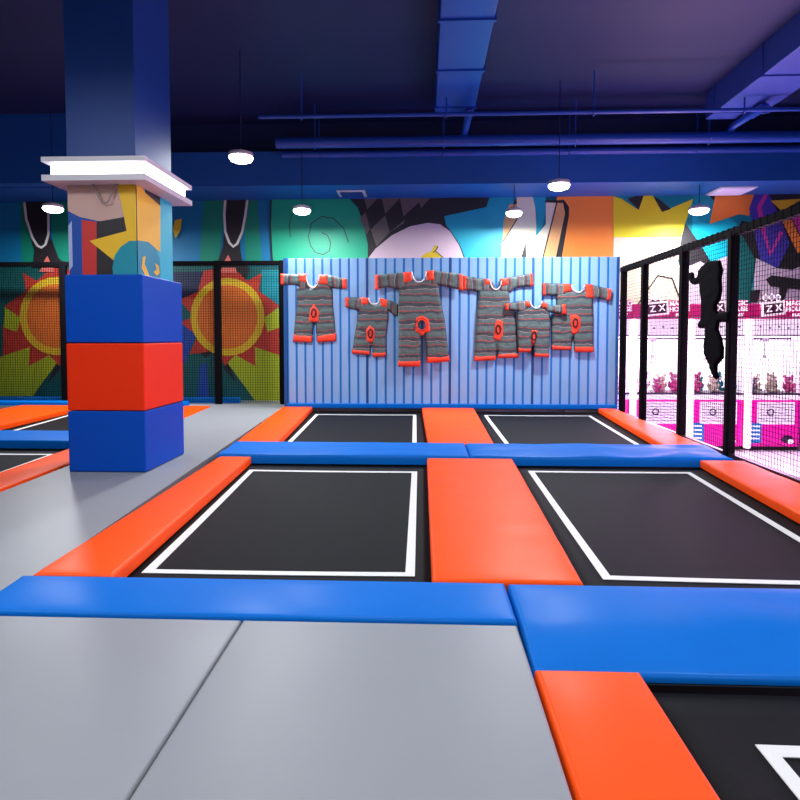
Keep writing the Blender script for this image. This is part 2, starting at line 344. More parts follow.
# pads
pad([(-1.91,2.4),(.383,2.4),(.38,2.785),(-1.945,2.785)], BLUE, 'long blue pad in front of the near left trampoline', wrinkle=.004, seed=1)
def fold(v): return -.045*max(0, (.42-v)/.42)
pad([(.392,2.1),(2.75,2.1),(2.75,2.775),(.392,2.775)], BLUE, 'wide creased blue pad in front of the near right trampoline', wrinkle=.008, seed=2, profile=fold)
pad([(.392,.3),(.76,.3),(.76,2.09),(.392,2.09)], ORANGE, 'orange pad nearest the camera, butting the creased blue pad', z1=-.02)
pad([(-1.9,2.79),(-1.5,2.79),(-1.66,5.67),(-1.97,5.67)], ORANGE, 'long orange pad left of the near left trampoline', wrinkle=.003, seed=3)
pad([(-2.06,6.41),(-1.6,6.41),(-1.83,9.78),(-2.33,9.78)], ORANGE, 'orange pad left of the far left trampoline', wrinkle=.003, seed=4)
pad([(-2.0,5.68),(.44,5.68),(.44,6.4),(-2.05,6.4)], BLUE, 'left blue cross pad between the near and far trampolines', z1=.02, r=.035, wrinkle=.014, seed=5)
pad([(.445,5.68),(2.9,5.68),(2.95,6.4),(.445,6.4)], BLUE, 'right wrinkled blue cross pad between the near and far trampolines', z1=.018, r=.035, wrinkle=.028, seed=6)
pad([(.04,2.795),(.75,2.795),(.84,5.67),(.03,5.67)], ORANGE, 'wide orange pad between the two near trampolines', wrinkle=.004, seed=7)
pad([(.05,6.41),(.76,6.41),(.81,9.72),(-.03,9.72)], ORANGE, 'wide orange pad between the two far trampolines', wrinkle=.003, seed=8)
pad([(2.54,6.41),(2.98,6.41),(3.07,9.72),(2.8,9.72)], ORANGE, 'orange pad along the net fence beside the far right trampoline', wrinkle=.005, seed=9)
pad([(2.36,2.79),(2.9,2.79),(2.98,5.67),(2.58,5.67)], ORANGE, 'orange pad along the net fence beside the near right trampoline', wrinkle=.005, seed=10)
pad([(-3.5,2.8),(-3.13,2.8),(-3.27,6.33),(-3.68,6.33)], ORANGE, 'orange pad beside the pillar foot, left of the grey walkway')
pad([(-3.68,6.345),(-3.28,6.345),(-3.56,9.84),(-4.0,9.84)], ORANGE, 'orange pad behind the pillar along the grey walkway')
pad([(-6.2,6.345),(-3.69,6.345),(-3.78,7.04),(-6.3,7.04)], BLUE, 'blue cross pad left of the pillar between the two left trampolines', z1=.02, wrinkle=.006, seed=11)
pad([(-6.6,7.05),(-5.5,7.05),(-5.65,9.84),(-6.8,9.84)], ORANGE, 'wide orange pad in the far left corner by the net')
pad([(-5.64,9.85),(-4.02,9.85),(-4.02,10.1),(-5.7,10.1)], BLUE, 'narrow blue kerb pad at the foot of the left net', z0=-.02, z1=.05)
pad([(-8.5,9.9),(-5.75,9.9),(-5.75,10.1),(-8.5,10.1)], BLUE, 'blue kerb pad in the far left corner behind the wide orange pad', z0=-.02, z1=.05)
pad([(-9,10.42),(-3.25,10.42),(-3.35,10.85),(-9,10.85)], BLUE, 'blue pad lying between the left net and the mural', z0=-.02, z1=.05)
pad([(-3.1,.4),(-.748,.4),(-.748,2.392),(-3.1,2.392)], GREY, 'left grey floor pad in front of the long blue pad', 'grey floor pads in the foreground', z0=-.075, z1=-.012, name='floor_pad', cat='floor pad', r=.012, puff=.002)
pad([(-.742,.4),(.378,.4),(.378,2.392),(-.742,2.392)], GREY, 'right grey floor pad, beside the nearest orange pad', 'grey floor pads in the foreground', z0=-.075, z1=-.012, name='floor_pad', cat='floor pad', r=.012, puff=.002)

# ---------------------------------------------------------------- striped wall
xs = [at_y(p, 300, YB)[0] for p in (287, 367, 450, 533, 617.5)]; zb = at_y(450, 257.5, YB)[1]
t = thing('striped_wall', 'pale blue vertically striped padded wall hung with striped suits', 'padded wall', ((xs[0]+xs[4])/2, YB+.1, 0))
SEAM = mat('dark blue seam', (0, 74, 140), .6)
for k in range(4):
    b = MB(); a, c_ = xs[k]+.004, xs[k+1]-.004; b.box(a, c_, YB+.01, YB+.13, .05, zb-.004, GROOVE)
    n = 9; w = (c_-a)/n
    for j in range(n):
        g = .019; b.box(a+j*w+g, a+(j+1)*w-g*.8, YB+.003, YB+.03, .05, zb, STRIP, bev=.003)
    b.build('wall_panel', t)
b = MB(); b.box(xs[0]-.055, xs[0], YB-.01, YB+.16, -.02, zb+.005, SEAM)
b.build('side_trim', t)
b = MB(); b.box(xs[4], xs[4]+.03, YB-.0, YB+.16, -.02, zb, SEAM); b.build('side_trim', t)
for k in range(3):
    b = MB(); b.box(xs[k+1]-.014, xs[k+1]+.014, YB-.002, YB+.02, .05, zb, SEAM); b.build('seam_trim', t)
b = MB(); b.box(xs[0], xs[4], YB-.06, YB+.14, -.02, .055, BLUE, bev=.012); b.build('base_rail', t)

# ---------------------------------------------------------------- suits
def stripes(name, axis, scale, seed):
    m = bpy.data.materials.new(name); m.use_nodes = True; N = m.node_tree.nodes; L = m.node_tree.links; bs = N['Principled BSDF']
    bs.inputs['Roughness'].default_value = .7
    tc = N.new('ShaderNodeTexCoord'); no = N.new('ShaderNodeTexNoise'); no.inputs['Scale'].default_value = 5; no.inputs['Detail'].default_value = 3
    sx = N.new('ShaderNodeSeparateXYZ'); ma = N.new('ShaderNodeMath'); ma.operation = 'MULTIPLY_ADD'; ma.inputs[1].default_value = .1
    ms = N.new('ShaderNodeMath'); ms.operation = 'MULTIPLY'; ms.inputs[1].default_value = scale
    fr = N.new('ShaderNodeMath'); fr.operation = 'FRACT'; cr = N.new('ShaderNodeValToRGB'); cr.color_ramp.interpolation = 'CONSTANT'
    stops = [(0,(82,104,102)),(.22,(60,70,78)),(.36,(160,70,60)),(.41,(80,98,98)),(.62,(138,126,120)),(.66,(54,64,72)),(.84,(140,66,58)),(.88,(76,92,92))]
    e = cr.color_ramp.elements; e[0].position = 0; e[0].color = lin(stops[0][1]); e[1].position = stops[1][0]; e[1].color = lin(stops[1][1])
    for p, c in stops[2:]: q = e.new(p); q.color = lin(c)
    L.new(tc.outputs['Object'], no.inputs['Vector']); L.new(tc.outputs['Object'], sx.inputs[0]); L.new(no.outputs['Fac'], ma.inputs[0]); L.new(sx.outputs[axis], ma.inputs[2])
    L.new(ma.outputs[0], ms.inputs[0]); L.new(ms.outputs[0], fr.inputs[0]); L.new(fr.outputs[0], cr.inputs[0]); L.new(cr.outputs[0], bs.inputs['Base Color'])
    n2 = N.new('ShaderNodeTexNoise'); n2.inputs['Scale'].default_value = 14; bp = N.new('ShaderNodeBump'); bp.inputs['Strength'].default_value = .6; bp.inputs['Distance'].default_value = .03
    L.new(tc.outputs['Object'], n2.inputs['Vector']); L.new(n2.outputs['Fac'], bp.inputs['Height']); L.new(bp.outputs['Normal'], bs.inputs['Normal'])
    return m
S_BODY, S_SLV = stripes('suit stripes across', 2, 3.6, 1), stripes('suit stripes along sleeve', 0, 3.6, 2)
S_ORG = mat('suit orange cloth', (232, 62, 30), .6, bump=.4, bscale=30); S_WHT = mat('suit white binding', (228, 224, 226), .7); S_DRK = mat('suit dark opening', (60, 20, 30), .8)
def puff(name, poly, parent, m, T=.05, step=.02, to3=None, holes=(), wr=.007):
    """cloth or foam cut to an outline (u,v in metres), rounded over its thickness; to3(u,v,h)->xyz"""
    us = [p[0] for p in poly]; vs_ = [p[1] for p in poly]; n = len(poly)
    def inside(x, y, P):
        c = False; k = len(P)
        for i in range(k):
            (x1, y1), (x2, y2) = P[i], P[(i+1) % k]
            if (y1 > y) != (y2 > y) and x < (x2-x1)*(y-y1)/(y2-y1)+x1: c = not c
        return c
    rings = [poly]+list(holes)
    segs = [(P[i], P[(i+1) % len(P)]) for P in rings for i in range(len(P))]
    def near(x, y):
        best = 9; bp = None
        for (a, c) in segs:
            dx, dy = c[0]-a[0], c[1]-a[1]; l = dx*dx+dy*dy or 1e-9; t_ = max(0, min(1, ((x-a[0])*dx+(y-a[1])*dy)/l))
            qx, qy = a[0]+t_*dx, a[1]+t_*dy; d = (qx-x)**2+(qy-y)**2
            if d < best: best = d; bp = (qx, qy)
        return math.sqrt(best), bp
    u0, v0 = min(us), min(vs_); nu = int((max(us)-u0)/step)+2; nv = int((max(vs_)-v0)/step)+2
    cells = [(i, j) for i in range(nu) for j in range(nv) if inside(u0+(i+.5)*step, v0+(j+.5)*step, poly) and not any(inside(u0+(i+.5)*step, v0+(j+.5)*step, h) for h in holes)]
    cnt = {}; 
    for i, j in cells:
        for k in ((i, j), (i+1, j), (i+1, j+1), (i, j+1)): cnt[k] = cnt.get(k, 0)+1
    fi, bi, V = {}, {}, []
    R = .05
    for k, c in cnt.items():
        x, y = u0+k[0]*step, v0+k[1]*step; d, q = near(x, y)
        if c < 4:
            V.append(to3(q[0], q[1], 0)); fi[k] = bi[k] = len(V)-1
        else:
            s_ = min(1, d/R); h = T*math.sqrt(max(0, 1-(1-s_)**2))+wr*noise.noise(Vector((x*6, y*14, hash(name) % 7)))*s_
            V.append(to3(x, y, max(.004, h))); fi[k] = len(V)-1
            V.append(to3(x, y, 0)); bi[k] = len(V)-1
    Fs = []
    for i, j in cells:
        ks = ((i, j), (i+1, j), (i+1, j+1), (i, j+1))
        f1 = [fi[k] for k in ks]; f2 = [bi[k] for k in ks][::-1]; Fs.append(f1)
        if set(f1) != set(f2): Fs.append(f2)
    b = MB(); b.add(V, Fs, m, True); o = b.build(name, parent)
    return o
def suit(label, y, LS, RS, body, neck, cuffs, shoulders, patch, hole=None, legc=()):
    cx = sum(p[0] for p in body)/len(body); X, Z = at_y(cx, max(p[1] for p in body), y)
    t = thing('striped_suit', label, 'suit', (X, y, Z), 'striped suits hanging on the padded wall')
    W = lambda P: [at_y(px, py, y) for px, py in P]
    f = lambda dy: (lambda u, v, h: (u, y-dy-h, v))
    hl = [W(hole)] if hole else []
    puff('suit_body', W(body), t, S_BODY, .045, to3=f(0), holes=hl)
    puff('sleeve', W(LS), t, S_SLV, .035, to3=f(.012)); puff('sleeve', W(RS), t, S_SLV, .035, to3=f(.012))
    for P in cuffs: puff('cuff', W(P), t, S_ORG, .03, .014, to3=f(.025), wr=.004)
    for P in shoulders: puff('shoulder_patch', W(P), t, S_ORG, .03, .014, to3=f(.032), wr=.006)
    for P in legc: puff('leg_cuff', W(P), t, S_ORG, .03, .014, to3=f(.025), wr=.004)
    for P in patch: puff('zip_patch', W(P), t, S_ORG, .02, .014, to3=f(.04), wr=.005, holes=hl if P is patch[0] and hole else ())
    b = MB(); b.tube([(u, y-.055, v) for u, v in W(neck)], .01, S_WHT, 8); b.build('neck_binding', t)
    if not hole:
        cxp = sum(p[0] for p in patch[0])/len(patch[0]); cyp = sum(p[1] for p in patch[0])/len(patch[0])
        hb = MB(); hb.tube([(u, y-.066, v) for u, v in W(circ(cxp, cyp-1, 2.2, 4.2, n=12))], .014, S_DRK, 6, closed=True); hb.build('pull_cord', t)  # dark ring stands in for the dark hole in the patch
    if hole:
        hb = MB(); pts = W(hole); hb.tube([(u, y-.062, v) for u, v in pts], .012, S_DRK if legc and len(patch) > 1 else S_ORG, 6, closed=True); hb.build('pull_cord', t)
    return t
def U(x0, x1, y0, yb, n=8): return [((x0+x1)/2-(x1-x0)/2*math.cos(math.pi*i/n), y0+(yb-y0)*math.sin(math.pi*i/n)) for i in range(n+1)]
YS = YB-.004
suit('short striped suit with orange cuffs, nearest the left end of the wall', YS,
 [(281,274),(306,274.5),(308,281),(311,289),(302,290),(297,285),(281,284.5)], [(320,275),(330,275),(346.5,279),(346.5,289),(340,289),(331,288),(322,286),(314,287)],
 [(302,284),(311,288),(320,280),(327,283),(333,290),(333,304),(335,322),(336,341),(317,342),(315.5,324),(313.5,324),(312,342),(293,341),(295,322),(297,304),(296,290)],
 U(307,320,276,288), [[(280.6,274),(285,274),(285,285),(280.6,285)],[(342,278),(347,279),(347,289),(342,289)]], [[(299,274),(307,274),(308,283),(299,282)],[(319,275),(328,275),(329,285),(319,285)]],
 [[(314,303),(320,312),(319,322),(309,322),(310,311)]], None, [[(294,334),(313,335.5),(312,342.5),(293,341.5)],[(317,335.5),(336,332.5),(336.5,341),(317.5,342.5)]])
suit('small striped suit hung low between the short suit and the longest suit', YS,
 [(345.5,297.5),(365,297.5),(369,303),(366,309),(357,310),(347,308)], [(380,298),(392,301),(399,305),(399,316),(394,316),(388,310),(381,309)],
 [(359,305),(368,302),(374,305),(381,302),(389,305),(388,320),(386,336),(386,356),(372.5,356.5),(371.5,340),(370,354.5),(352,353),(355,332),(358,318)],
 U(369,380,298,304.5), [[(345,297.5),(349.5,297.5),(349,308),(345.5,307)]], [[(361,297.5),(369,298),(369,305),(361,305)],[(380,298),(388,300),(388,308),(381,307)]],
 [[(370,325),(375,329),(375,338),(372,343),(367,342),(366,330)]], None, [[(352,349),(370,350.5),(370,355),(352,353.5)],[(372.5,352),(386,352),(386,356.5),(372.5,357)]])
suit('longest striped suit with a gap between its legs', YS-.075,
 [(375,275),(411,272),(413,281),(410,287),(400,290),(387.5,287),(375.6,290)], [(434,270.6),(462,274),(462.5,290.6),(447,287),(438,285),(430,287),(426,281)],
 [(399,284),(413,281),(419,283),(426,280),(438,283),(440,297),(445,322),(449.5,361),(427,362.5),(425,335),(426,328),(423,336),(421,336),(420.5,366),(398,366),(399,330),(398,315)],
 U(412,426,272,282.5), [[(375,275),(379,275),(379.5,289.5),(375,290)],[(458,274),(463,274.5),(463,291),(458,289.5)]], [[(403,272.5),(411.5,272),(412.5,281),(403,284)],[(426,271),(434,270.6),(435,281),(427,281)]],
 [[(416,318),(422,315),(429,319),(431,332),(425,333),(423,336),(421,336),(420,334),(415,332)]], circ(421.5,325,4.6,5.4,n=14), [[(398,360.5),(420.5,360),(420.5,366.5),(398,366.5)],[(426.5,356.5),(449,355.5),(449.7,361.5),(427,363)]])
suit('striped suit with a raised right sleeve, partly behind the small one', YS-.01,
 [(463,275.6),(485,279),(491,280),(497,289),(492,292),(480,292),(463,290)], [(500,279),(532,273),(533,286),(515,288),(509,293),(498,292)],
 [(479,288),(490,285),(496,289),(509,290),(510,304),(515,310),(517,335),(519,357.5),(497.5,358),(496.5,345),(495.6,360),(474,361),(476,322)],
 U(490,501,281,290), [[(463,275.6),(467,276.5),(467,290),(463,290)],[(529,273.5),(532.5,273),(533.2,286),(529,286.5)]], [[(484,278.5),(491,280),(492,286),(484,285)],[(500,279),(508,277.5),(509,285),(501,287)]],
 [[(496,319),(503,321),(503,336),(499,341),(493,339),(494,326)]], None, [[(474,355.5),(496,355),(495.6,360),(474,361.2)],[(497.5,353.5),(518.5,353),(519,357.7),(497.5,358.2)]])
suit('striped suit with long sleeves nearest the right end of the wall', YS-.01,
 [(542,283),(570,284),(572,291),(566,297),(555,296),(542.5,295.6)], [(592,285),(611,289.4),(609.5,301),(596,298),(588,300),(584,292)],
 [(556,294),(571,290),(577,293),(584,290),(593,293),(593.5,352),(574,352),(573,333),(571.5,350),(551,349.5),(551,315),(556,310)],
 U(571,584,285,292.5), [[(542,283),(546,283),(546,295.6),(542,295.6)],[(606,288),(611.2,289.4),(609.6,301),(605,300)]], [[(562,283.6),(570.5,284),(571.5,292),(562,293)],[(584,284),(592,284.5),(593,299),(585,298)]],
 [[(569,315),(575,314),(580,317),(580,328),(576,334),(571,334),(570,325)]], None, [[(551,344.5),(571.5,346),(571.5,350.2),(551,349.8)],[(574,346),(593.5,346),(593.5,352.2),(574,352.2)]])
suit('small striped suit overlapping its two neighbours at the middle right', YS-.08,
 [(505,304),(520,301),(528,301),(531,308),(522,313),(515,311),(506,310.5)], [(542,301),(552,306),(565,304),(566,314),(552,313),(545,311),(540,308)],
 [(517,311),(524,308),(530,307),(536,309),(543,307),(550,312),(550.6,330),(549,357),(534,356.5),(533,344),(531,352),(518,352),(517,335)],
 U(529.5,541.5,301,308), [[(504.5,304),(509,303),(509,310.6),(505,310.6)],[(561,304.5),(565.5,304),(566.5,314.3),(561,314)]], [[(524,301),(530,301.5),(531,307),(525,307)],[(541,301.5),(547,303.5),(547,309),(541,308)]],
 [[(531,330),(537,330),(536,338),(533,345),(530,341)]], None, [[(518,347.5),(531,347.5),(530.6,352.3),(518,352.3)],[(534,352.5),(549.3,353),(549,357.2),(534,356.9)]])

# ---------------------------------------------------------------- nets and fences
def net(b, axis, c, u0, u1, v0, v1, p, w):
    n = int((u1-u0)/p)
    for i in range(n+1):
        u = u0+i*p
        if axis == 'y': b.box(u-w/2, u+w/2, c-w/2, c+w/2, v0, v1, NETM)
        else: b.box(c-w/2, c+w/2, u-w/2, u+w/2, v0, v1, NETM)
    for j in range(int((v1-v0)/p)+1):
        v = v0+j*p
        if axis == 'y': b.box(u0, u1, c-w/2, c+w/2, v-w/2, v+w/2, NETM)
        else: b.box(c-w/2, c+w/2, u0, u1, v-w/2, v+w/2, NETM)
YL = 10.28; zl = at_y(150, 264, YL)[1]
t = thing('net_fence', 'black netting fence in front of the sun mural on the left', 'net fence', (-5.5, YL, -.02))
pl = [-8.9, at_y(64.5, 330, YL)[0], at_y(218, 330, YL)[0], at_y(283, 330, YL)[0]]
for x in pl: b = MB(); b.box(x-.058, x+.058, YL-.05, YL+.05, -.02, zl+.05, FOAM, bev=.02); b.build('post', t)
b = MB(); b.box(-8.9, pl[3], YL-.035, YL+.035, zl-.035, zl+.045, FOAM, bev=.012); b.build('top_rail', t)
for a, c_ in zip(pl, pl[1:]): b = MB(); net(b, 'y', YL, a+.05, c_-.05, .02, zl-.03, .0425, .0055); b.build('netting', t)
XF = 3.14; zf = 2.2
t = thing('net_fence', 'black netting fence running along the right side of the trampolines', 'net fence', (XF, 7, -.75))
pr = [4.4, 6.27, 7.42, 8.72, 9.62]
for k, y in enumerate(pr): b = MB(); b.box(XF-.045, XF+.045, y-.045, y+.045, -.75, zf+.03, FOAM, bev=.015); b.build('post', t)
b = MB(); b.box(XF-.04, XF+.04, 2.6, 9.7, zf-.03, zf+.05, FOAM, bev=.012)
for i in range(60): y = 2.7+i*.116; b.box(XF-.043, XF+.043, y, y+.02, zf-.034, zf+.053, FOAM)
b.build('top_rail', t)
b = MB(); b.box(XF-.03, XF+.03, 2.6, 9.7, -.1, -.04, STEEL); b.build('bottom_rail', t)
for a, c_ in zip([2.65]+pr, pr): b = MB(); net(b, 'x', XF, a+.05, c_-.05, -.03, zf-.03, .046, .0035); b.build('netting', t)

# hanging silhouette
sil = [(708.5,261),(720.5,260),(723.5,270),(722,279),(722.7,289.5),(721,300),(717.5,304.5),(717,309),(719,313),(724,312),(731,310),(731,322),(720,322.5),(719,330),(722.7,339),(724.2,348),(724,358),(718,365),(718,371.5),(719.5,377.5),(716,380),(712,373),(710,365),(707,359.5),(705,353.5),(704.5,345),(706,337.5),(706,328.5),(699.5,328.5),(698.7,324),(702,318),(702.5,303),(701,292.5),(700,283.5),(695,285),(691.2,283.5),(689.7,274.5),(691.2,271.5),(694,273),(695,278),(698.7,276),(699.5,270),(702.5,266)]
XS = XF-.045
P = [at_x(px, py, XS) for px, py in sil]
Y0 = sum(p[0] for p in P)/len(P); Z0 = min(p[1] for p in P)
b0 = puff('figure_cutout', P, None, mat('black felt', (4, 3, 7), .9, spec=.05), .03, .012, to3=lambda u, v, h: (XS-h, u, v), wr=.004)
recentre(b0); tag(b0, 'black leaping figure cut-out hanging on the right net fence', 'figure cut-out')

# ---------------------------------------------------------------- pillar
XL, XR, YF, YR = -3.07, -2.39, 5.03, 5.86
t = thing('padded_pillar', 'square pillar wrapped in blue and red pads below a painted top', 'pillar', ((XL+XR)/2, (YF+YR)/2, -.02))
b = MB(); SX, SY = XR-.055, YR-.08
b.box(XL+.03, SX, YF+.03, SY, -.02, 4.75, mat('pillar upper paint', (8, 62, 140), .5, vary=.1)); b.build('shaft', t)
zp = [at_y(110, v, YF)[1] for v in (470, 411, 343, 274)]; zp[0] = -.02
for k, m in enumerate((P_BLUE, P_RED, P_BLUE)):
    b = MB(); b.box(XL, XR, YF, YR, zp[k]+.003, zp[k+1]-.003, m, bev=.012); o = b.build('wrap_pad', t)
    if k == 1: o['label'] = 'red middle wrap pad'
fr = [('pblue', [(62,176),(139,176),(139,276),(62,276)]), ('beige', [(62,176),(119,176),(122,200),(125,216),(114,221),(98,221),(80,217),(62,211)]), ('lav', [(66.5,226),(72,221),(73,266),(67,271)]),
 ('pred', [(82,220),(97,222),(97,278),(83,278)]), ('black', [(97,222),(125,217),(127,231),(116,262),(114,278),(97,278)]),
 ('pyel', [(117,184),(139,176),(139,250),(116,262),(90,241),(127,231),(122,205)]), ('pteal', [(139,278),(139,241),(130,241),(121,247),(115,256),(113,268),(114,278)])]
b = MB(); yy = YF+.03
for i, (k, pts) in enumerate(fr): b.poly([(SX if px >= 138.5 else min(max(at_y(px, py, yy)[0], XL+.03), SX), yy-.002-.001*i, at_y(px, py, yy)[1]) for px, py in pts], paint(k))
sd = [('pcyan', [(139,176),(175,190),(175,284),(139,276)]), ('black', [(144,180),(160,190),(160,206),(145,196)]), ('pyel', [(139,178),(145,193),(160,206),(160,252),(150,246),(139,241)]),
 ('pteal', [(139,241),(148,242),(155,248),(159,258),(160,268),(160,281),(139,278)]), ('pyel', [(142,257),(145,256),(144,264),(147,271),(149,276),(145,276),(141,268)]), ('pyel', [(154,263),(158,266),(159,273),(156,276),(153,272),(156,269)])]
xx = SX
for i, (k, pts) in enumerate(sd): b.poly([(xx+.002+.001*i, YF+.03 if px <= 139.5 else min(max(at_x(px, py, xx)[0], YF+.03), SY), at_x(px, py, xx)[1]) for px, py in pts], paint(k))
b.build('painted_mural', t)
# light box around the pillar
yb = 4.9; zz = [at_y(100, v, yb)[1] for v in (183-3, 174, 161, 156)]
bx0, bx1, by1 = at_y(41, 165, yb)[0], at_y(145, 165, yb)[0], 5.9
t = thing('light_box', 'white light box with glowing band around the pillar top', 'light', ((bx0+bx1)/2, (yb+by1)/2, zz[0]))
def ring(b, e, z0, z1, m):
    x0, x1, y0, y1 = bx0+e, bx1-e, yb+e, by1-e; a, c_, d, f_ = XL+.028, SX+.002, YF+.028, SY+.002
    b.box(x0, x1, y0, d, z0, z1, m); b.box(x0, x1, f_, y1, z0, z1, m); b.box(x0, a, d, f_, z0, z1, m); b.box(c_, x1, d, f_, z0, z1, m)
b = MB(); ring(b, 0, zz[0], zz[1], WHITE); b.build('lower_board', t)
b = MB(); ring(b, 0, zz[2], zz[3], WHITE); b.build('upper_board', t)
b = MB(); ring(b, .05, zz[1], zz[2], BAND); b.build('diffuser', t)
zc = zz[0]; b = MB(); X_ = at_y(108, 190, YF)[0]
b.tube([(X_-.13, YF+.0, zc+.01), (X_-.1, YF-.01, zc-.06), (X_-.05, YF-.01, zc-.16), (X_, YF-.01, zc-.15), (X_+.06, YF, zc-.02), (X_+.1, YF, zc+.01)], .008, mat('grey cable', (150,135,130), .5), 6); b.build('cable', t)

# ---------------------------------------------------------------- lamps
def lamp(x, y, z, label, r=.15, power=60, top=None):
    t = thing('pendant_lamp', label, 'lamp', (x, y, z), 'round white pendant lamps')
    b = MB(); b.lathe((x, y, z), [(r*.96,.0),(r,.012),(r,.05),(r*.5,.075),(.03,.09),(0,.09)], WHITE); b.build('housing', t)
    b = MB(); b.lathe((x, y, z), [(0,-.075),(r*.5,-.07),(r*.85,-.05),(r*.99,-.02),(r*.99,.0),(0,.001)], LAMP); b.build('diffuser', t)
    b = MB(); b.tube([(x, y, z+.085), (x, y, top or 4.75)], .007, CEIL, 8); b.build('stem', t)
    ld = bpy.data.lights.new('lamp_light', 'AREA'); ld.shape = 'DISK'; ld.size = r*2; ld.energy = power; ld.color = (.95, .97, 1)
    lo = bpy.data.objects.new('lamp_light', ld); COL.objects.link(lo); lo.location = (x, y, z-.085)
def lamp_px(px, py, z, label, top=None, **k):
    X, Y = at_z(px, py, z); lamp(X, Y, z, label, top=top, **k)
lamp_px(241, 157, 3.42, 'round lamp above the left end of the striped wall, in front of the beam', power=120)
lamp_px(559, 185, 3.3, 'round lamp above the orange mural, in front of the beam', power=120)
lamp_px(302, 210, 3.2, 'round lamp in front of the green spiral mural', power=95, r=.14)
lamp_px(514, 212.5, 3.18, 'round lamp in front of the cream letter of the mural', power=95, r=.13)
lamp_px(699, 210, 3.22, 'round lamp hanging beside the yellow crown mural', power=90, r=.15)
lamp_px(53, 208, 3.2, 'round lamp in front of the white loop, left of the pillar', power=150, r=.15)
for x, y in ((-3.6,2.6),(-.6,3.2),(2.4,3.0),(-3,-.6),(0,-.6),(3,-.6)):
    lamp(x, y, 3.5, 'large round lamp high above the camera position', power=38, r=.42)
# vent and panel on the soffit
X, Y = at_z(352, 193, zs); b = MB(); b.box(X-.24, X+.24, Y-.2, Y+.2, zs-.02, zs-.001, WHITE); b.box(X-.19, X+.19, Y-.15, Y+.15, zs-.03, zs-.019, mat('vent slats', (50,60,110), .5))
for i in range(7): b.box(X-.19, X+.19, Y-.14+i*.045, Y-.125+i*.045, zs-.034, zs-.029, PIPE)
tag(recentre(b.build('ceiling_vent')), 'white framed rectangular vent on the beam underside', 'vent')
X, Y = at_z(731, 190.5, zs); b = MB(); b.box(X-.27, X+.27, Y-.24, Y+.24, zs-.03, zs-.001, mat('pale ceiling panel', (205,195,240), .5, emit=.25)); b.box(X-.3, X+.3, Y-.27, Y+.27, zs-.015, zs, WHITE)
tag(recentre(b.build('ceiling_panel')), 'pale square panel on the beam underside at the right', 'ceiling panel')

# ---------------------------------------------------------------- claw machines
PINK = mat('magenta enamel', (230, 10, 160), .3, emit=.5); HOT = mat('hot pink sign', (200, 20, 110), .4, emit=.3)  # enamel emits to add magenta glow, though it is no lamp
TUBE = mat('light tube', (255,255,255), .5, emit=1.6, ecol=(255, 214, 246)); BACK = mat('lit back panel', (255,255,255), .5, emit=1.7, ecol=(255, 240, 255))
MW = mat('machine white', (244,226,244), .35, emit=.75); DK = mat('machine dark trim', (70,40,80), .4); PB = mat('prize door blue', (40,140,215), .3, emit=.25)  # white panels and prize door emit in place of light falling on them
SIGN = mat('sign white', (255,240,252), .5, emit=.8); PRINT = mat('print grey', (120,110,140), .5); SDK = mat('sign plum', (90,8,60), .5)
GLASS = bpy.data.materials.new('clear pane'); GLASS.use_nodes = True
_n = GLASS.node_tree.nodes; _l = GLASS.node_tree.links; _n.clear()
_o = _n.new('ShaderNodeOutputMaterial'); _t = _n.new('ShaderNodeBsdfTransparent'); _g = _n.new('ShaderNodeBsdfGlossy'); _g.inputs['Roughness'].default_value = .05
_m = _n.new('ShaderNodeMixShader'); _m.inputs[0].default_value = .05; _l.new(_t.outputs[0], _m.inputs[1]); _l.new(_g.outputs[0], _m.inputs[2]); _l.new(_m.outputs[0], _o.inputs[0])
YM = 10.2; FX = bpy.data.fonts.get('Bfont')
def text_mesh(mb, s, x, z, size, m, y, rot=0):
    cu = bpy.data.curves.new('t', 'FONT'); cu.body = s; cu.size = size; cu.extrude = .006; cu.align_x = 'CENTER'; cu.align_y = 'CENTER'; cu.offset = size*.02
    o = bpy.data.objects.new('t', cu); COL.objects.link(o); bpy.context.view_layer.update()
    me = bpy.data.meshes.new_from_object(o.evaluated_get(bpy.context.evaluated_depsgraph_get()))
    c, s_ = math.cos(rot), math.sin(rot)
    mb.add([(x+v.co.x*c-v.co.y*s_, y-v.co.z, z+v.co.x*s_+v.co.y*c) for v in me.vertices], [list(p.vertices) for p in me.polygons], m)
    bpy.data.objects.remove(o); bpy.data.curves.remove(cu); bpy.data.meshes.remove(me)
mz = lambda v: at_y(700, v, YM)[1]
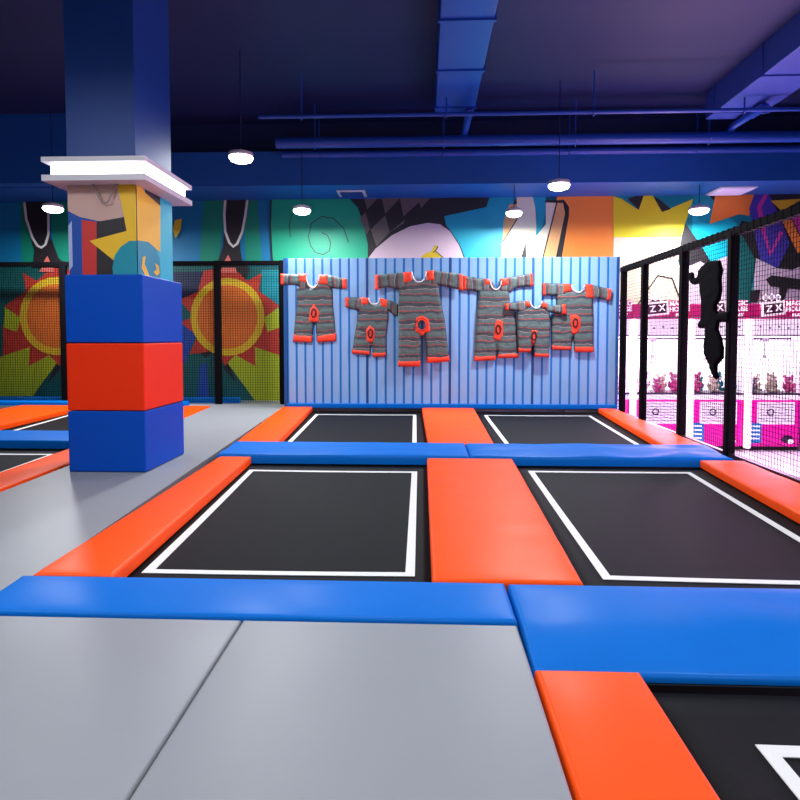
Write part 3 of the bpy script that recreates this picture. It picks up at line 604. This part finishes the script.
def claw_machine(xl, xr, label):
    w = xr-xl; cx = (xl+xr)/2; D = .6; t = thing('claw_machine', label, 'claw machine', (cx, YM+D/2, -.75), 'pink claw machines beyond the net fence')
    e = .012; x0, x1 = xl+e, xr-e; y0, y1 = YM, YM+D; zb0, zsh, zgt, zh0, zh1 = -.75, mz(393), mz(336), mz(319), mz(304)
    b = MB(); b.box(x0, x1, y0+.03, y1, zb0+.06, zsh-.02, PINK, bev=.015); b.box(x0+.02, x1-.02, y0+.06, y1-.02, zb0, zb0+.07, STEEL); b.build('cabinet_base', t)
    b = MB(); b.box(x0, x1, y0, y1, zsh-.03, zsh, DK); b.box(x0+.1, x1, y0-.03, y0+.02, mz(399.5), zsh-.03, MW, bev=.006); b.build('shelf', t)
    b = MB(); b.box(x0+.22, x1-.1, y0+.005, y0+.04, mz(424), mz(402), MW, bev=.006)
    for i in range(7): z = mz(404+i*2.8); b.box(x0+.24, x1-.12, y0, y0+.01, z-.006, z+.004, PRINT)
    b.tube([(x0+.42+.05*math.cos(a), y0-.004, mz(412)+.05*math.sin(a)) for a in [i*math.pi/5 for i in range(10)]], .012, DK, 6, closed=True)
    b.build('print_panel', t)
    b = MB(); b.box(x0+.07, x0+.29, y0+.0, y0+.06, mz(443), mz(423), PB, bev=.02)
    for i in range(4): z = mz(426+i*4); b.box(x0+.11, x0+.25, y0-.006, y0+.004, z-.012, z+.012, SIGN)
    b.build('prize_door', t)
    b = MB(); b.ball((x1-.2, y0+.02, mz(439)), (.1, .02, .07), DK); b.ball((x1-.16, y0+.005, mz(441)), (.05, .02, .04), SIGN); b.build('sticker', t)
    b = MB(); b.box(x0, x0+.02, y0+.02, y1, zsh, zh0, MW); b.box(x1-.02, x1, y0+.02, y1, zsh, zh0, MW)
    b.box(x0, x1, y0, y1, zh0-.02, zh0, MW); b.build('frame', t)
    b = MB(); b.box(x0+.02, x1-.02, y1-.04, y1-.01, zsh, zh0-.02, BACK); b.build('back_panel', t)
    b = MB(); b.box(x0+.02, x1-.02, y0+.0, y0+.03, zgt+.02, zh0-.02, MW); b.box(x0+.02, x1-.02, y0-.004, y0+.02, zgt, zgt+.02, DK)
    for i in range(5): b.ball((x0+.22+i*.15, y0-.004, (zgt+zh0)/2+.01*(-1)**i), (.022, .006, .016), PRINT, 8, 6)
    b.build('marquee_strip', t)
    b = MB(); b.box(x0+.02, x1-.02, y0+.01, y0+.016, zsh, zgt, GLASS); b.build('glass_pane', t)
    xt = xl+.0; b = MB(); b.box(xt-.0, xt+.105, y0-.045, y0+.02, mz(448), mz(319), TUBE, bev=.02); b.build('light_tube', t)
    b = MB(); b.box(x0, x1, y0-.02, y0+.14, zh0, zh1, HOT, bev=.01); b.box(x0+.02, x1-.02, y0-.026, y0, zh0+.02, zh0+.035, PRINT); b.build('header_board', t)
    # logo cut-out : tilted framed box with two letters, small crown of strokes above, three text rows
    b = MB(); lx, lz, th = x0+.4, (mz(316)+mz(301.5))/2, .1; hw, hh = .19, .115; R_ = lambda a, c: (lx+a*math.cos(th)-c*math.sin(th), lz+a*math.sin(th)+c*math.cos(th))
    for (s1, m, y) in ((1, SIGN, -.04), (.8, SDK, -.05)):
        pts = [R_(a*hw*s1, c*hh*(s1 if s1 == 1 else .72)) for a, c in ((-1,-1),(1,-1),(1,1),(-1,1))]
        b.add([(u, y0+y, v) for u, v in pts]+[(u, y0-.0, v) for u, v in pts], [(0,1,2,3),(4,7,6,5),(0,4,5,1),(1,5,6,2),(2,6,7,3),(3,7,4,0)], m)
    text_mesh(b, 'Z', lx-.075, lz-.01, .15, SIGN, y0-.056, th); text_mesh(b, 'X', lx+.075, lz+.008, .15, SIGN, y0-.056, th)
    for k in (-1, 0, 1):
        b.tube([(lx+.1*k+.035*math.cos(a)-.02, y0-.02, lz+hh+.075-.012*abs(k)+.05*math.sin(a)) for a in [i*math.pi/4 for i in range(8)]], .011, SIGN, 6, closed=True)
    b.box(lx-.19, lx+.17, y0-.015, y0+.01, lz+hh+.005, lz+hh+.035, SDK)
    for i, s_ in enumerate(('MAGIC', 'HOUSE', 'PLAY')):
        text_mesh(b, s_, lx+.37+(i == 2)*.02, lz+.085-.095*i, .105 if i < 2 else .07, SIGN, y0-.035, .03)
    b.box(lx+.2, x1+.0, y0-.028, y0+.0, lz-.09, lz+.14, HOT); b.build('logo_sign', t)
    # gantry and claw
    b = MB(); b.box(x0+.03, x1-.03, y0+.28, y0+.32, zgt-.06, zgt-.03, DK); b.box(cx-.05, cx+.05, y0+.25, y0+.35, zgt-.1, zgt-.03, WHITE)
    b.tube([(cx, y0+.3, zgt-.1), (cx, y0+.3, zgt-.33)], .008, DK, 6); b.ball((cx, y0+.3, zgt-.35), .03, WHITE)
    for k in range(3):
        a = k*2.09; b.tube([(cx, y0+.3, zgt-.35), (cx+.07*math.cos(a), y0+.3+.07*math.sin(a), zgt-.4), (cx+.03*math.cos(a), y0+.3+.03*math.sin(a), zgt-.47)], .008, WHITE, 6)
    b.build('claw', t)
    ld = bpy.data.lights.new('machine_light', 'AREA'); ld.shape = 'RECTANGLE'; ld.size = w*.8; ld.size_y = 1.6; ld.energy = 62; ld.color = (1, .52, .96)
    return t, (cx, YM-.06, .4), ld
mx = [at_y(p, 380, YM)[0] for p in (573, 630, 687.2, 745.5, 803)]
labs = ['pink claw machine half hidden behind the right end of the striped wall', 'pink claw machine seen between the striped wall and the hanging black figure', 'pink claw machine right behind the hanging black figure', 'pink claw machine at the far right, seen through the nearest net']
t0, lp, ld = claw_machine(mx[0], mx[0]+(mx[4]-mx[0])/4, labs[0])
wm = (mx[4]-mx[0])/4; machines = [t0]
for k in range(1, 4):
    c_ = copy_tree(t0); c_.location.x += wm*k; c_['label'] = labs[k]; machines.append(c_)
for k in range(4):
    lo = bpy.data.objects.new('machine_light', ld); COL.objects.link(lo); lo.location = (lp[0]+wm*k, lp[1], lp[2]); lo.rotation_euler = (math.radians(-90), 0, 0)
for k in range(3):                        # unseen machines added outside the frame to cast pink light
    c_ = copy_tree(t0); c_.rotation_euler = (0, 0, math.radians(-90)); c_.location = (5.4, 4.6+wm*k, -.75)
    c_['label'] = ['pink claw machine facing the net fence side on, nearest the camera', 'pink claw machine facing the net fence side on, middle one of three', 'pink claw machine facing the net fence side on, farthest from the camera'][k]
    lo = bpy.data.objects.new('machine_light', ld); COL.objects.link(lo); lo.location = (5.02, 4.6+wm*k, .4); lo.rotation_euler = (math.radians(-90), 0, math.radians(-90))  # pink area light that goes with each added machine
# plush toys
def plush(x, y, z, s, rgb, cn, label, rz):
    t = thing('plush_toy', label, 'plush toy', (x, y, z), 'plush toys inside the claw machines'); t.scale = (s, s, s); t.rotation_euler = (0, 0, rz)
    m = mat('plush '+cn, rgb, .9); k = mat('plush eye', (10,10,10), .3); lt = mat('plush light', (235,225,215), .9)
    bb = MB(); bb.ball((0,0,.09), (.075,.065,.09), m); o = bb.build('body'); o.parent = t
    bb = MB(); bb.ball((0,-.01,.22), (.075,.065,.065), m); bb.ball((0,-.065,.205), (.03,.02,.022), lt); o = bb.build('head'); o.parent = t; hd = o
    bb = MB(); [bb.ball((sx*.028,-.066,.235), .009, k, 8, 6) for sx in (-1, 1)]; o = bb.build('eyes'); o.parent = hd
    for sx in (-1, 1):
        bb = MB(); bb.ball((sx*.06,0,.285), (.028,.015,.03), m, 8, 6); o = bb.build('ear'); o.parent = hd
        bb = MB(); bb.ball((sx*.085,-.02,.12), (.022,.025,.055), m, 8, 6); o = bb.build('arm'); o.parent = t
        bb = MB(); bb.ball((sx*.05,-.07,.035), (.03,.055,.03), m, 8, 6); o = bb.build('leg'); o.parent = t
    return t
cols = {'teal': (0,150,160), 'rose': (214,90,150), 'cream': (235,225,200), 'grey': (130,130,140), 'coral': (225,90,90)}
wh = ['in claw machine at the striped wall end', 'in claw machine left of the black figure', 'in claw machine behind the black figure', 'in the rightmost claw machine']
sets = [['coral','grey','rose','cream','coral'], ['cream','grey','rose','cream','rose'], ['rose','teal','cream','teal','teal'], ['grey','cream','cream','grey','rose']]
szw = {0:'far left', 1:'left of middle', 2:'middle', 3:'right of middle', 4:'far right'}
for k in range(4):
    for i in range(5):
        cn = sets[k][i]; X = mx[0]+wm*k+.2+i*(wm-.34)/4
        plush(X, YM+.16+.2*(i % 2), mz(393)+.001, .8+.15*((i*7+k) % 3), cols[cn], cn, '%s plush toy %s, %s' % (cn, wh[k], szw[i]), random.uniform(-.5, .5))

# ---------------------------------------------------------------- world, camera
w = bpy.data.worlds.new('w'); bpy.context.scene.world = w; w.use_nodes = True
w.node_tree.nodes['Background'].inputs[0].default_value = (.9, .92, 1, 1); w.node_tree.nodes['Background'].inputs[1].default_value = .17
cd = bpy.data.cameras.new('camera'); co = bpy.data.objects.new('camera', cd); COL.objects.link(co); bpy.context.scene.camera = co
co.location = (0, 0, H); co.rotation_euler = (math.pi/2-PITCH, 0, YAW); cd.lens = 36*F/800; cd.sensor_width = 36; cd.shift_y = -(400-CY)/800; cd.clip_end = 60
sc = bpy.context.scene; sc.view_settings.view_transform = 'Standard'; sc.view_settings.look = 'None'; sc.view_settings.exposure = 0; sc.view_settings.gamma = 1
sc.cycles.max_bounces = 6
